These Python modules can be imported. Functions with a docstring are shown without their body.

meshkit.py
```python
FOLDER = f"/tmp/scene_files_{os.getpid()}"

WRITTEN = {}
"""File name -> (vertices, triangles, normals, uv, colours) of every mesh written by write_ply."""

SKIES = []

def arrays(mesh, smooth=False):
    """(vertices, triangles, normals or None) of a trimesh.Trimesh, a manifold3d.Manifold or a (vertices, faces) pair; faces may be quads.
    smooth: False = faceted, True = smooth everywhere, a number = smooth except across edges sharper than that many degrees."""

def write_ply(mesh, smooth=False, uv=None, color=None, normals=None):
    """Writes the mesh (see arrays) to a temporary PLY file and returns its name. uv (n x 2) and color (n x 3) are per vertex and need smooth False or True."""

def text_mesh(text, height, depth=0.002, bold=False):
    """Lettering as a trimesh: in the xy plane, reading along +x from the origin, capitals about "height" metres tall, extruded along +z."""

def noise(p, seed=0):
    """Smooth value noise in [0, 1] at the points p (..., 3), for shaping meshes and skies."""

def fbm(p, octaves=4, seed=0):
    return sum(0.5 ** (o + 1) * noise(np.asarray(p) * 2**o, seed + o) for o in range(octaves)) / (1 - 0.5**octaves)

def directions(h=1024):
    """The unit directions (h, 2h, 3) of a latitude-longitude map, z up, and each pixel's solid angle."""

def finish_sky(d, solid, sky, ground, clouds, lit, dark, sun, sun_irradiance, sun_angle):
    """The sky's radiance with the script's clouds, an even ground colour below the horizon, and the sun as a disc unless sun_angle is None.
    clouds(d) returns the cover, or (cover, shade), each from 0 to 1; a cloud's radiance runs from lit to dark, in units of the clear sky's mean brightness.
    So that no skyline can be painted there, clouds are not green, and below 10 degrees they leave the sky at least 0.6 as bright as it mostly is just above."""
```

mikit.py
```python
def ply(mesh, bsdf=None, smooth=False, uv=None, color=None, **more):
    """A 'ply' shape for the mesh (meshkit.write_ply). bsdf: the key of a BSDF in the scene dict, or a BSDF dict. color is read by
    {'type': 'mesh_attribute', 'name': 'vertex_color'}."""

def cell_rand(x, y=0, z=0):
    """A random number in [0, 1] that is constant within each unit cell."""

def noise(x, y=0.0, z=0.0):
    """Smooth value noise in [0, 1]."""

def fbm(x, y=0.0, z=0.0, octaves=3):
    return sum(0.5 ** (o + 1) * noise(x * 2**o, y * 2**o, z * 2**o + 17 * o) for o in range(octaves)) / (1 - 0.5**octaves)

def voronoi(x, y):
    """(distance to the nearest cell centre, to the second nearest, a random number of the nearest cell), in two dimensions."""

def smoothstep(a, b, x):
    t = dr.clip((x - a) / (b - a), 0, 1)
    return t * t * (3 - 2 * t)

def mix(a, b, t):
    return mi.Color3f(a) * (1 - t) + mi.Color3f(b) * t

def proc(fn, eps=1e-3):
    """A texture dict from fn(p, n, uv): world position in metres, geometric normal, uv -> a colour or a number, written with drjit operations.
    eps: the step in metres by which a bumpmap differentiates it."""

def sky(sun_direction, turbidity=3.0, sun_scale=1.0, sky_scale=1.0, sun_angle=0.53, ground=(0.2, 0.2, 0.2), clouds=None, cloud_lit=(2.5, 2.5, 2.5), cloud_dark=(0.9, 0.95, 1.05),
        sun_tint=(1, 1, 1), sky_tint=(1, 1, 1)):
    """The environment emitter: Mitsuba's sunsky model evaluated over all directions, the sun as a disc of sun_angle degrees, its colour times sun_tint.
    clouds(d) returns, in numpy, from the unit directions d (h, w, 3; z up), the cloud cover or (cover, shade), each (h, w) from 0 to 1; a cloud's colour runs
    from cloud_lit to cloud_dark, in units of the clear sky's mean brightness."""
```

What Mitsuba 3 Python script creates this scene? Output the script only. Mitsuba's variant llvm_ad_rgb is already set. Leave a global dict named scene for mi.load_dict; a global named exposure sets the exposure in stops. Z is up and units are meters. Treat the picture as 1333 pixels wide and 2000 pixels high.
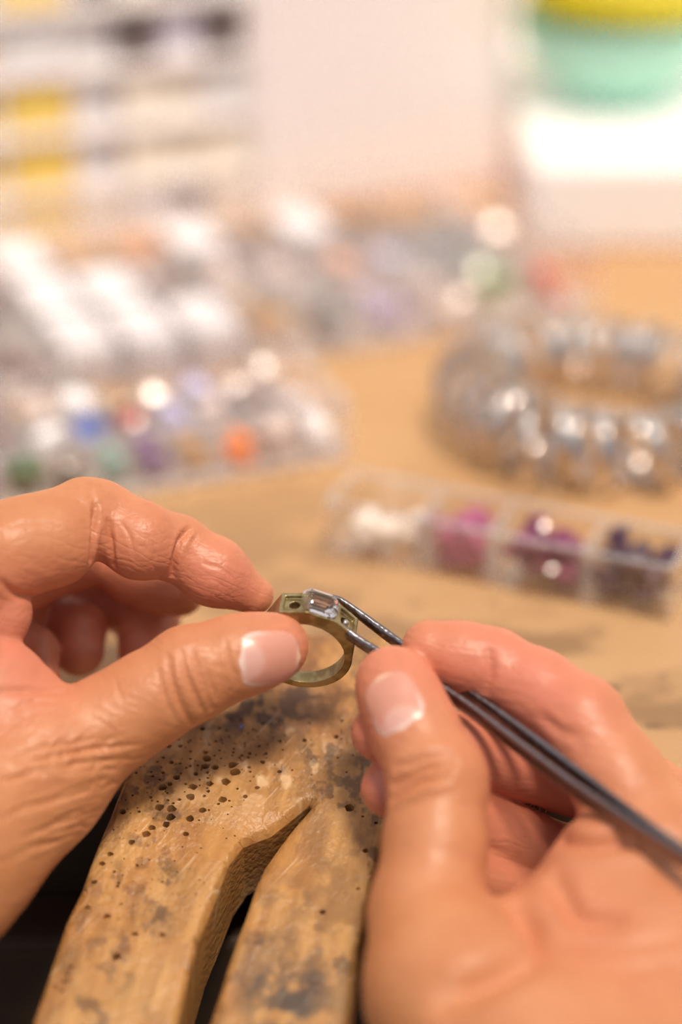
import math, random
import numpy as np, trimesh, manifold3d as m3, mitsuba as mi, drjit as dr
import mikit, meshkit
from mikit import proc, noise, fbm, voronoi, smoothstep, mix
from scipy.ndimage import map_coordinates

random.seed(7); rng = np.random.default_rng(7)
T = mi.ScalarTransform4f
scene, labels = {'type': 'scene'}, {}

# ------------------------------------------------------------------ camera, light, exposure
PITCH, FPX = math.radians(27.0), 4010.0
EYE = np.array([0.0, 0.0, 0.247])
FWD = np.array([0, math.cos(PITCH), -math.sin(PITCH)]); UP = np.array([0, math.sin(PITCH), math.cos(PITCH)]); RIGHT = np.array([1.0, 0, 0])
FOCUS = 0.45
scene['camera'] = {'type': 'thinlens', 'fov': math.degrees(2 * math.atan(1000 / FPX)), 'fov_axis': 'y', 'near_clip': 0.01, 'far_clip': 30.0,
                   'aperture_radius': 0.0112, 'focus_distance': FOCUS,
                   'to_world': T().look_at(origin=EYE.tolist(), target=(EYE + FWD).tolist(), up=[0, 0, 1])}
scene['sky'] = mikit.sky((0.16, -0.36, 0.92), sun_scale=0.38, sun_angle=12.0, clouds=lambda d: (np.ones(d.shape[:2]), 1 - d[..., 2]),
                         cloud_lit=(1.42, 1.46, 1.56), cloud_dark=(0.51, 0.525, 0.56), ground=(0.12, 0.10, 0.09), sun_tint=(0.97, 0.98, 1.0))
exposure = 2.65
TABLE = -0.020

def at(px, py, d):
    "a measured point: where it shows in the photograph and how far in front of the lens"
    return EYE + d * (FWD + (px - 666.5) / FPX * RIGHT + (1000 - py) / FPX * UP)
def on_z(px, py, z=TABLE):
    r = at(px, py, 1.0) - EYE
    return EYE + r * ((z - EYE[2]) / r[2])

# ------------------------------------------------------------------ helpers
used = set()
def key_for(name, parent=None):
    base = f'{parent}__{name}' if parent else name
    k, i = base, 0
    while k in used:
        i += 1; k = f'{base}_{i:03d}'
    used.add(k); return k
def thing(name, label, cat, group=None):
    k = key_for(name); labels[k] = {'label': label, 'category': cat}
    if group: labels[k]['group'] = group
    return k
def put(name, shape, parent=None, label=None, kind=None, to_world=None):
    k = key_for(name, parent)
    scene[k] = dict(shape) if to_world is None else {**shape, 'to_world': to_world}
    if label: labels.setdefault(k, {})['label'] = label
    if kind: labels.setdefault(k, {})['kind'] = kind
    return k
def single(name, shape, label, cat, group=None, to_world=None):
    k = thing(name, label, cat, group)
    scene[k] = dict(shape) if to_world is None else {**shape, 'to_world': to_world}
    return k
def frame(o, x, y, z):
    m = np.eye(4); m[:3, 0], m[:3, 1], m[:3, 2], m[:3, 3] = x, y, z, o
    return m
def unit(v): v = np.asarray(v, float); return v / np.linalg.norm(v)
def rounded_box(x0, x1, y0, y1, z0, z1, r=0.001, seg=8):
    s = m3.Manifold.sphere(r, seg)
    pts = [s.translate([a, b, c]) for a in (x0 + r, x1 - r) for b in (y0 + r, y1 - r) for c in (z0 + r, z1 - r)]
    return m3.Manifold.batch_hull(pts)
def tri(m):
    q = m.to_mesh(); return trimesh.Trimesh(np.array(q.vert_properties[:, :3]), np.array(q.tri_verts), process=False)
def moved(mesh, mat):
    mesh = mesh.copy(); mesh.apply_transform(mat); return mesh
def lathe(profile, n=64):
    return trimesh.creation.revolve(np.array(profile, float), sections=n)
def tube(pts, rad, n=12, flat=None):
    "sweep of an ellipse along a polyline; flat = (direction, factor)"
    pts = np.asarray(pts, float); rad = np.broadcast_to(np.asarray(rad, float).reshape(len(pts) if np.ndim(rad) else 1, -1), (len(pts), np.shape(np.atleast_2d(rad))[-1] if np.ndim(rad) > 1 else 1))
    t = np.gradient(pts, axis=0); t /= np.linalg.norm(t, axis=1, keepdims=True)
    ref = np.array(flat) if flat is not None else np.array([0.3, 0.2, 0.93])
    u = ref - (t @ ref)[:, None] * t; u /= np.linalg.norm(u, axis=1, keepdims=True); w = np.cross(t, u)
    a = np.arange(n) * 2 * math.pi / n
    ru = rad[:, 0]; rw = rad[:, -1]
    v = pts[:, None] + ru[:, None, None] * np.cos(a)[None, :, None] * u[:, None] + rw[:, None, None] * np.sin(a)[None, :, None] * w[:, None]
    f = []
    for i in range(len(pts) - 1):
        for j in range(n):
            p, q = i * n + j, i * n + (j + 1) % n
            f += [[p, q, q + n], [p, q + n, p + n]]
    L = len(pts) * n
    v = np.vstack([v.reshape(-1, 3), pts[:1], pts[-1:]])
    for j in range(n):
        f += [[L, (j + 1) % n, j], [L + 1, L - n + j, L - n + (j + 1) % n]]
    return trimesh.Trimesh(v, np.array(f), process=False)

def spline(pts, n=8):
    "Catmull-Rom through rows"
    p = np.asarray(pts, float); p = np.vstack([2 * p[0] - p[1], p, 2 * p[-1] - p[-2]])
    out = []
    for i in range(1, len(p) - 2):
        for t in np.arange(n) / n:
            a, b, c, d = p[i - 1:i + 3]
            out.append(0.5 * (2 * b + (c - a) * t + (2 * a - 5 * b + 4 * c - d) * t * t + (3 * b - a - 3 * c + d) * t ** 3))
    out.append(p[-2]); return np.array(out)

# ------------------------------------------------------------------ materials
def two(b): return {'type': 'twosided', 'bsdf': b}
ORD = ['first', 'second', 'third', 'fourth', 'fifth', 'sixth', 'seventh', 'eighth', 'ninth', 'tenth', 'eleventh', 'twelfth', 'thirteenth']
def plain(rgb, rough=0.5, **kw):
    return two({'type': 'principled', 'base_color': {'type': 'rgb', 'value': list(rgb)}, 'roughness': rough, **kw})
def material(name, b): scene['mat_' + name] = b; return 'mat_' + name

def bench_wood(p, n, uv):
    x, y = p.x, p.y
    g = fbm(x * 14, y * 190 + 3 * noise(x * 20, y * 9), 3.1, octaves=3)
    g2 = noise(x * 6, y * 42, 8.0)
    c = mix((0.43, 0.242, 0.108), (0.52, 0.310, 0.150), g * 0.6 + g2 * 0.5)
    near = smoothstep(0.60, 0.43, y)
    dirt = smoothstep(0.47, 0.72, fbm(x * 38, y * 60, 5.0, octaves=4))
    c = mix(c, (0.40, 0.235, 0.115), near * (0.35 + 0.3 * noise(x * 25, y * 40, 2.2)))
    c = mix(c, (0.20, 0.11, 0.055), near * dirt * 0.75)
    spots = smoothstep(0.80, 0.90, noise(x * 150, y * 170, 1.7))
    return mix(c, (0.10, 0.06, 0.035), near * spots * 0.7)
M_BENCH = material('bench_wood', two({'type': 'principled', 'base_color': proc(bench_wood), 'roughness': 0.5, 'specular': 0.35}))

def dark_wood(p, n, uv):
    g = fbm(p.x * 12, p.y * 60, p.z * 120, octaves=3)
    return mix((0.020, 0.010, 0.005), (0.055, 0.028, 0.011), g)
M_DARKWOOD = material('dark_wood', two({'type': 'principled', 'base_color': proc(dark_wood), 'roughness': 0.6}))
M_FLOOR = material('floor', plain((0.02, 0.016, 0.014), 0.7))
M_WALL = material('wall', plain((0.86, 0.84, 0.83), 0.7))
M_WHITE = material('white_paint', plain((0.87, 0.84, 0.84), 0.4))
def grid_paper(p, n, uv):
    a = (p.x * 0.925 + p.y * 0.379) / 0.0085; b = p.z / 0.0085
    d = dr.minimum(dr.abs(a - dr.round(a)), dr.abs(b - dr.round(b)))
    return mix((0.87, 0.66, 0.66), (0.88, 0.85, 0.85), smoothstep(0.04, 0.09, d))
M_GRID = material('grid_paper', two({'type': 'principled', 'base_color': proc(grid_paper), 'roughness': 0.6}))
M_PAPER = material('paper', plain((0.74, 0.71, 0.73), 0.8))
M_CREAM = material('cream_card', plain((0.88, 0.80, 0.70), 0.7))
M_YELLOWCARD = material('yellow_card', plain((0.85, 0.62, 0.15), 0.6))
M_TAUPE = material('taupe_card', plain((0.16, 0.125, 0.125), 0.6))
M_LINING = material('tray_lining', plain((0.58, 0.51, 0.48), 0.7))
M_LILAC = material('lilac_card', plain((0.80, 0.76, 0.86), 0.6))
M_MINT = material('mint_ceramic', plain((0.42, 0.78, 0.64), 0.25))
M_YELLOW = material('yellow_plastic', plain((0.93, 0.80, 0.01), 0.35))
M_CLEAR = material('clear_plastic', {'type': 'thindielectric', 'int_ior': 1.5})
M_FROST = material('frosted_plastic', two({'type': 'blendbsdf', 'weight': 0.30, 'bsdf_0': {'type': 'thindielectric', 'int_ior': 1.5},
                   'bsdf_1': {'type': 'diffuse', 'reflectance': {'type': 'rgb', 'value': [0.93, 0.88, 0.88]}}})['bsdf'])
M_STEEL = material('steel', plain((0.68, 0.62, 0.59), 0.15, metallic=1.0))
def tweezer_steel(p, n, uv):
    return 0.18 + 0.25 * fbm(p.x * 900, p.y * 900, p.z * 900, octaves=3)
M_TWEEZERS = material('tweezer_steel', two({'type': 'bumpmap', 'tex': proc(lambda p, n, uv: noise(p.x * 1500, p.y * 1500, p.z * 1500), 1e-4), 'scale': 0.00012,
                      'bsdf': {'type': 'principled', 'base_color': {'type': 'rgb', 'value': [0.23, 0.205, 0.21]}, 'metallic': 1.0, 'roughness': proc(tweezer_steel)}}))
def brass(p, n, uv):
    t = smoothstep(0.35, 0.65, fbm(p.x * 500, p.y * 500, p.z * 500, octaves=3))
    return mix((0.27, 0.205, 0.095), (0.42, 0.34, 0.18), t)
M_BRASS = material('aged_brass', two({'type': 'bumpmap', 'tex': proc(lambda p, n, uv: fbm(p.x * 1100, p.y * 1100, p.z * 1100, octaves=2), 1e-4), 'scale': 0.00008,
                   'bsdf': {'type': 'principled', 'base_color': proc(brass), 'metallic': 0.85, 'roughness': 0.34}}))
M_CRYSTAL = material('crystal', {'type': 'dielectric', 'int_ior': 1.60, 'specular_transmittance': {'type': 'rgb', 'value': [1.0, 0.95, 0.93]}})
GEMS = {}
def gem_mat(name, rgb, rough=0.15):
    GEMS[name] = material('stone_' + name, plain(rgb, rough, clearcoat=0.8, clearcoat_gloss=0.95)); return GEMS[name]

# ------------------------------------------------------------------ the setting
DESK_FRONT = on_z(200, 1500)[1]
put('floor', mikit.ply(trimesh.creation.box(bounds=[[-2.5, -2.0, -0.80], [2.5, 1.2, -0.78]]), M_FLOOR), kind='structure')
put('wall_back', mikit.ply(trimesh.creation.box(bounds=[[-2.5, 1.02, -0.80], [2.5, 1.12, 1.0]]), M_WALL), kind='structure')
sill_y = on_z(1200, 490)[1]
put('trim_1', mikit.ply(tri(rounded_box(0.071, 0.60, sill_y, 1.02, TABLE, TABLE + 0.034, 0.003)), M_WHITE, smooth=30), kind='structure', label='white sill board along the back of the bench')

bench = thing('workbench', 'wide worn orange wooden jeweller\'s workbench under all the trays', 'workbench')
put('tabletop', mikit.ply(tri(rounded_box(-0.75, 0.75, DESK_FRONT, 1.018, TABLE - 0.032, TABLE, 0.004)), M_BENCH, smooth=30), bench)
put('front_edge', mikit.ply(tri(rounded_box(-0.75, 0.75, DESK_FRONT - 0.003, DESK_FRONT, TABLE - 0.034, TABLE - 0.006, 0.001)), M_DARKWOOD), bench, label='dark front edge board')
for s in (-1, 1):
    put('leg', mikit.ply(tri(rounded_box(s * 0.70 - 0.03, s * 0.70 + 0.03, DESK_FRONT + 0.05, DESK_FRONT + 0.11, -0.78, TABLE - 0.032, 0.003)), M_DARKWOOD), bench)
    put('leg', mikit.ply(tri(rounded_box(s * 0.70 - 0.03, s * 0.70 + 0.03, 0.93, 0.99, -0.78, TABLE - 0.032, 0.003)), M_DARKWOOD), bench)
dk = put('drawer', mikit.ply(tri(rounded_box(-0.30, 0.30, DESK_FRONT - 0.02, DESK_FRONT, -0.19, TABLE - 0.034, 0.002)
                             + rounded_box(-0.30, 0.30, DESK_FRONT - 0.001, DESK_FRONT + 0.30, -0.19, -0.182, 0.002)), M_DARKWOOD), bench, label='dark wooden drawer front under the bench top')

# ------------------------------------------------------------------ bench pin
PT = math.radians(22)
e_s, e_t, e_n = np.array([1.0, 0, 0]), np.array([0, -math.cos(PT), -math.sin(PT)]), np.array([0, -math.sin(PT), math.cos(PT)])
P0 = on_z(666.5, 1290, 0.0)
def pin_st(px, py):
    r = at(px, py, 1.0) - EYE
    q = EYE + r * (((P0 - EYE) @ e_n) / (r @ e_n)) - P0
    return np.array([q @ e_s, q @ e_t])
def pin_point(px, py, h=0.0):
    s, t = pin_st(px, py); return P0 + s * e_s + t * e_t + h * e_n
from shapely.geometry import Polygon, LineString, Point
left = [(420, 1232), (350, 1300), (290, 1420), (262, 1480), (228, 1560), (192, 1650), (160, 1730), (128, 1800), (98, 1890), (62, 2000), (20, 2130)]
right = [(660, 2130), (690, 2000), (702, 1850), (735, 1700), (775, 1550), (800, 1420), (805, 1300), (780, 1240)]
outline = Polygon([pin_st(*q) for q in left + right])
slot = Polygon([pin_st(*q) for q in [(604, 1566), (566, 1597), (530, 1622), (500, 1633), (476, 1646), (448, 1688), (421, 1758), (391, 1830), (370, 1902), (346, 2000), (290, 2180),
                                     (368, 2180), (408, 2000), (442, 1890), (468, 1818), (498, 1734), (518, 1686), (543, 1645), (577, 1605), (607, 1570)]]).buffer(0.0002)
body = outline.buffer(-0.002).buffer(0.002).difference(slot)
body = max(getattr(body, 'geoms', [body]), key=lambda g: g.area)
mm = 0.001
PIN_H = 0.0133
base = m3.CrossSection([np.array(body.exterior.coords)[:-1]], m3.FillRule.EvenOdd).extrude(PIN_H).translate([0, 0, -PIN_H])
td = (P0[1] - DESK_FRONT) / math.cos(PT) + 0.017
low = body.intersection(Polygon([(-1, td), (1, td), (1, 1), (-1, 1)]))
low = max(getattr(low, 'geoms', [low]), key=lambda g: g.area)
base = base + m3.CrossSection([np.array(low.exterior.coords)[:-1]], m3.FillRule.EvenOdd).extrude(0.0225).translate([0, 0, -0.0225])
spots = [(335, 1582, 9), (372, 1600, 8), (334, 1598, 9), (312, 1579, 9), (286, 1630, 8), (297, 1618, 7), (258, 1646, 6), (240, 1587, 7), (372, 1558, 9), (318, 1540, 9), (378, 1538, 8),
         (454, 1494, 9), (460, 1508, 10), (404, 1482, 9), (400, 1498, 8), (420, 1500, 7), (441, 1527, 9), (436, 1562, 8), (410, 1532, 7), (345, 1520, 7), (325, 1612, 7), (363, 1630, 6), (396, 1584, 7),
         (228, 1868, 9), (264, 1824, 6), (317, 1826, 6), (131, 1902, 5), (124, 1917, 5), (108, 1926, 5), (121, 1936, 5), (132, 1914, 5), (139, 1887, 4), (200, 1686, 6), (216, 1668, 6), (184, 1722, 6),
         (170, 1771, 6), (209, 1788, 7), (237, 1764, 4), (268, 1690, 5), (317, 1722, 4), (230, 1730, 5), (224, 1702, 5), (232, 1724, 4), (683, 1576, 9), (715, 1660, 6), (735, 1606, 5), (709, 1593, 4),
         (668, 1408, 5), (693, 1448, 4), (690, 1424, 4), (520, 1470, 5), (488, 1470, 5), (700, 1735, 5), (517, 1712, 4), (390, 1720, 3), (630, 1782, 6)]
for _ in range(170):
    a, b = rng.normal(0, 1), rng.normal(0, 1)
    q = (415 + a * 95 - b * 10, 1492 + b * 42 - a * 18, float(rng.uniform(2.2, 5.5)))
    spots.append(q)
for _ in range(80):
    spots.append((float(rng.uniform(200, 500)), float(rng.uniform(1540, 1850)), float(rng.uniform(1.5, 3.0))))
for _ in range(60):
    spots.append((float(rng.uniform(380, 760)), float(rng.uniform(1390, 1520)), float(rng.uniform(1.5, 3.6))))
pits, centres = [], []
inner = body.buffer(-0.0016)
for px, py, r in spots:
    s, t = pin_st(px, py)
    rr = r / 8.9 * mm * (0.95 if r > 5 else 0.75)
    if inner.contains(Point(s, t)) and all((s - a) ** 2 + (t - b) ** 2 > (rr + c) ** 2 for a, b, c in centres):
        centres.append((s, t, rr))
        k = 9
        ang = np.arange(k) * 2 * math.pi / k
        j = rng.uniform(0.8, 1.15, k)
        ring = lambda f, z: [[s + f * rr * j[i] * math.cos(ang[i]), t + f * rr * 0.85 * j[i] * math.sin(ang[i]), z] for i in range(k)]
        dp = max(2.4 * rr, 0.0006)
        pits.append(m3.Manifold.hull_points(np.array(ring(1.25, 0.0006) + ring(1.0, -0.25 * rr) + ring(0.75, -dp))))
pin = base - m3.Manifold.batch_boolean(pits, m3.OpType.Add)
pin = pin.refine_to_length(0.0012)
pm = tri(pin); v = pm.vertices
from shapely import points as spts, distance as sdist
edge = sdist(body.boundary, spts(v[:, :2]))
R = 0.0014
drop = np.where(edge < R, R - np.sqrt(np.maximum(R * R - (R - edge) ** 2, 0)), 0)
topw = np.clip(1 + v[:, 2] / 0.003, 0, 1)
q3 = np.c_[v[:, 0], v[:, 1], np.zeros(len(v))]
wav = (meshkit.fbm(q3 * 55, 3, 3) - 0.5) * 0.0016 + (meshkit.fbm(q3 * 420, 3, 5) - 0.5) * 0.00025
sawn = pin_st(602, 1568)
v[:, 2] += topw * (wav - drop * (0.6 + 0.8 * meshkit.noise(q3 * 150, 9)))
# worn dip around the head of the saw slot
g0, g1 = pin_st(606, 1566), pin_st(528, 1640); gd = g1 - g0
gt = np.clip(((v[:, :2] - g0) @ gd) / (gd @ gd), 0, 1); gr = np.hypot(*(v[:, :2] - g0 - gt[:, None] * gd).T)
v[:, 2] -= topw * 0.0009 * (0.25 + gt) * np.exp(-(gr / (0.0006 + 0.0010 * gt)) ** 2)
dd = np.hypot(v[:, 0] - pin_st(520, 1640)[0], v[:, 1] - pin_st(520, 1640)[1])
v[:, 2] -= topw * 0.0015 * np.exp(-(dd / 0.0055) ** 2)
pm.vertices = v
M_PINF = frame(P0, e_s, e_t, e_n)
pm.apply_transform(M_PINF)
if np.linalg.det(M_PINF[:3, :3]) < 0: pm.invert()
S0 = pin_st(560, 1400); S1 = pin_st(520, 1960); S2 = pin_st(640, 1960); S3 = pin_st(380, 1560); S4 = pin_st(430, 1420)
def pin_wood(p, n, uv):
    s = p.x - float(P0[0]); t = (p.y - float(P0[1])) / (-math.cos(PT))
    warp = 0.004 * noise(s * 60, t * 30, 1.0)
    g = fbm((s + warp + 0.25 * t) * 520, t * 60, p.z * 40, octaves=4)
    c = mix((0.28, 0.130, 0.038), (0.52, 0.285, 0.098), smoothstep(0.15, 0.85, g) * 0.65 + 0.35 * noise(s * 90, t * 40, 7.0))
    m = smoothstep(0.45, 0.66, fbm(s * 160, t * 120, 3.3, octaves=5))
    c = mix(c, (0.19, 0.088, 0.032), m * 0.65)
    pale = smoothstep(0.50, 0.66, fbm(s * 330, t * 210, 9.1, octaves=5)) * dr.exp(-((s - S0[0] + 0.006) ** 2 / 0.018 ** 2 + (t - S0[1] - 0.011) ** 2 / 0.012 ** 2))
    c = mix(c, (0.72, 0.50, 0.29), pale * 0.85)
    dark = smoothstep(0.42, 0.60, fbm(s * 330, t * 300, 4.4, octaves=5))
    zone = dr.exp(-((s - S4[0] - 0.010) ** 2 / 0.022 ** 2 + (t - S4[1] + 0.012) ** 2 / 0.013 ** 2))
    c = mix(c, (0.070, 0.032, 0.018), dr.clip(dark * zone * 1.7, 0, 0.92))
    grime = smoothstep(0.50, 0.64, fbm(s * 420, t * 330, 6.7, octaves=5)) * smoothstep(0.46, 0.66, fbm(s * 75, t * 65, 2.0, octaves=2))
    c = mix(c, (0.085, 0.043, 0.022), grime * 0.7)
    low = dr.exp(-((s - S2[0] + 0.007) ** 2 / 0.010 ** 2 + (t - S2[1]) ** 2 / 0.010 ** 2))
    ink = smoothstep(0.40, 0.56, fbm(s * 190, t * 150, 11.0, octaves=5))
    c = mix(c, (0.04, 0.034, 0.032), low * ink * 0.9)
    rust = smoothstep(0.45, 0.7, fbm(s * 70, t * 60, 13.0, octaves=3))
    c = mix(c, (0.42, 0.17, 0.045), rust * 0.35)
    scr = smoothstep(0.90, 0.97, noise((s * 0.8 + t * 0.6) * 2200, (t * 0.8 - s * 0.6) * 80, 1.0))
    return mix(c, (0.75, 0.58, 0.40), scr * 0.35)
def pin_bump(p, n, uv):
    return fbm(p.x * 1300, p.y * 900, p.z * 900, octaves=3)
M_PIN = material('pin_wood', two({'type': 'bumpmap', 'tex': proc(pin_bump, 1.2e-4), 'scale': 0.00028,
                 'bsdf': {'type': 'principled', 'base_color': proc(pin_wood), 'roughness': 0.42, 'specular': 0.4}}))
single('bench_pin', mikit.ply(pm, M_PIN, smooth=40), 'worn brown wooden bench pin with drilled pits and a long saw slot', 'bench pin')
chip = tri(m3.Manifold.hull_points(rng.uniform(-1, 1, (10, 3)) * [0.0006, 0.0006, 0.0003]))
chip.apply_transform(frame(pin_point(473, 1422, 0.0006), e_s, e_t, e_n))
single('stone_chip', mikit.ply(chip, gem_mat('chip_blue', (0.08, 0.16, 0.55))), 'tiny blue chip lying on the bench pin below the left thumb', 'chip')

# ------------------------------------------------------------------ hands: signed distance field -> surface nets
class Field:
    def __init__(self, lo, hi, h):
        self.lo, self.h = np.asarray(lo, float), h
        self.n = np.ceil((np.asarray(hi) - self.lo) / h).astype(int) + 1
        self.F = np.full(self.n, 0.02, np.float32)
    def window(self, a, b):
        i0 = np.clip(np.floor((a - self.lo) / self.h).astype(int), 0, self.n); i1 = np.clip(np.ceil((b - self.lo) / self.h).astype(int) + 1, 0, self.n)
        sl = tuple(slice(x, y) for x, y in zip(i0, i1))
        g = [(self.lo[k] + self.h * np.arange(i0[k], i1[k])).astype(np.float32) for k in range(3)]
        return sl, g[0][:, None, None], g[1][None, :, None], g[2][None, None, :]
    def cone(self, a, b, ra, rb, k=0.003):
        a, b = np.asarray(a), np.asarray(b)
        m = max(ra, rb) + k + 0.004
        sl, X, Y, Z = self.window(np.minimum(a, b) - m, np.maximum(a, b) + m)
        if min(s.stop - s.start for s in sl) <= 0: return
        d = b - a; L2 = max(d @ d, 1e-12)
        t = np.clip(((X - a[0]) * d[0] + (Y - a[1]) * d[1] + (Z - a[2]) * d[2]) / L2, 0, 1)
        D = np.sqrt((X - a[0] - t * d[0]) ** 2 + (Y - a[1] - t * d[1]) ** 2 + (Z - a[2] - t * d[2]) ** 2) - (ra + (rb - ra) * t)
        F = self.F[sl]; hh = np.clip(k - np.abs(F - D), 0, None)
        self.F[sl] = np.minimum(F, D) - hh * hh / (4 * k)
    def chain(self, pts, k=0.003):
        for p, q in zip(pts, pts[1:]): self.cone(p[0], q[0], p[1], q[1], k)
    def merge(self, other, k):
        F, D = self.F, other.F
        hh = np.clip(k - np.abs(F - D), 0, None)
        self.F = np.minimum(F, D) - hh * hh / (4 * k)
    def value(self, P):
        return map_coordinates(self.F, ((np.asarray(P) - self.lo) / self.h).T, order=1, mode='nearest')
    def hit(self, o, d, far=0.6, start=0.30):
        s = np.arange(start, far, 0.0002)
        f = self.value(o + s[:, None] * d)
        i = np.nonzero(f < 0)[0]
        return o + s[i[0]] * d if len(i) else None
    def pixel_hit(self, px, py):
        r = at(px, py, 1.0) - EYE
        return self.hit(EYE, r)
    def mesh(self):
        F = self.F; ins = F < 0
        nx, ny, nz = F.shape
        c = np.zeros((nx - 1, ny - 1, nz - 1), np.int8)
        for a, b, e in np.ndindex(2, 2, 2): c += ins[a:nx - 1 + a, b:ny - 1 + b, e:nz - 1 + e]
        act = np.argwhere((c > 0) & (c < 8))
        idx = np.full(c.shape, -1, np.int32); idx[tuple(act.T)] = np.arange(len(act))
        acc, cnt = np.zeros((len(act), 3)), np.zeros(len(act))
        corners = [np.array(q) for q in np.ndindex(2, 2, 2)]
        for p in corners:
            for ax in range(3):
                if p[ax]: continue
                q = p.copy(); q[ax] = 1
                f0, f1 = F[tuple((act + p).T)], F[tuple((act + q).T)]
                m = (f0 < 0) != (f1 < 0)
                t = np.where(m, f0 / np.where(m, f0 - f1, 1), 0)
                pos = p + t[:, None] * (q - p)
                acc += pos * m[:, None]; cnt += m
        V = self.lo + self.h * (act + acc / cnt[:, None])
        faces = []
        for ax in range(3):
            u, w = (ax + 1) % 3, (ax + 2) % 3
            a = np.take(ins, range(0, F.shape[ax] - 1), ax); b = np.take(ins, range(1, F.shape[ax]), ax)
            E = np.argwhere(a != b); E = E[(E[:, u] > 0) & (E[:, w] > 0) & (E[:, u] < F.shape[u] - 1) & (E[:, w] < F.shape[w] - 1)]
            flip = a[tuple(E.T)]
            def cell(du, dw):
                q = E.copy(); q[:, u] -= du; q[:, w] -= dw; return idx[tuple(q.T)]
            Q = np.stack([cell(1, 1), cell(0, 1), cell(0, 0), cell(1, 0)], 1)
            Q[~flip] = Q[~flip][:, ::-1]
            faces.append(Q)
        Q = np.vstack(faces); Q = Q[(Q >= 0).all(1)]
        return V, np.vstack([Q[:, [0, 1, 2]], Q[:, [0, 2, 3]]])

def smooth_verts(V, F, it=6):
    import scipy.sparse as sp
    e = np.vstack([F[:, [0, 1]], F[:, [1, 2]], F[:, [2, 0]]]); e = np.vstack([e, e[:, ::-1]])
    A = sp.coo_matrix((np.ones(len(e)), (e[:, 0], e[:, 1])), shape=(len(V), len(V))).tocsr(); A.data[:] = 1
    D = 1 / np.asarray(A.sum(1)).ravel()
    for i in range(it):
        V = V + 0.55 * ((A @ V) * D[:, None] - V); V = V - 0.57 * ((A @ V) * D[:, None] - V)
    return V
def normals(V, F):
    n = np.zeros_like(V); fn = np.cross(V[F[:, 1]] - V[F[:, 0]], V[F[:, 2]] - V[F[:, 0]])
    for k in range(3): np.add.at(n, F[:, k], fn)
    return n / np.maximum(np.linalg.norm(n, axis=1, keepdims=True), 1e-20)
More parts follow.
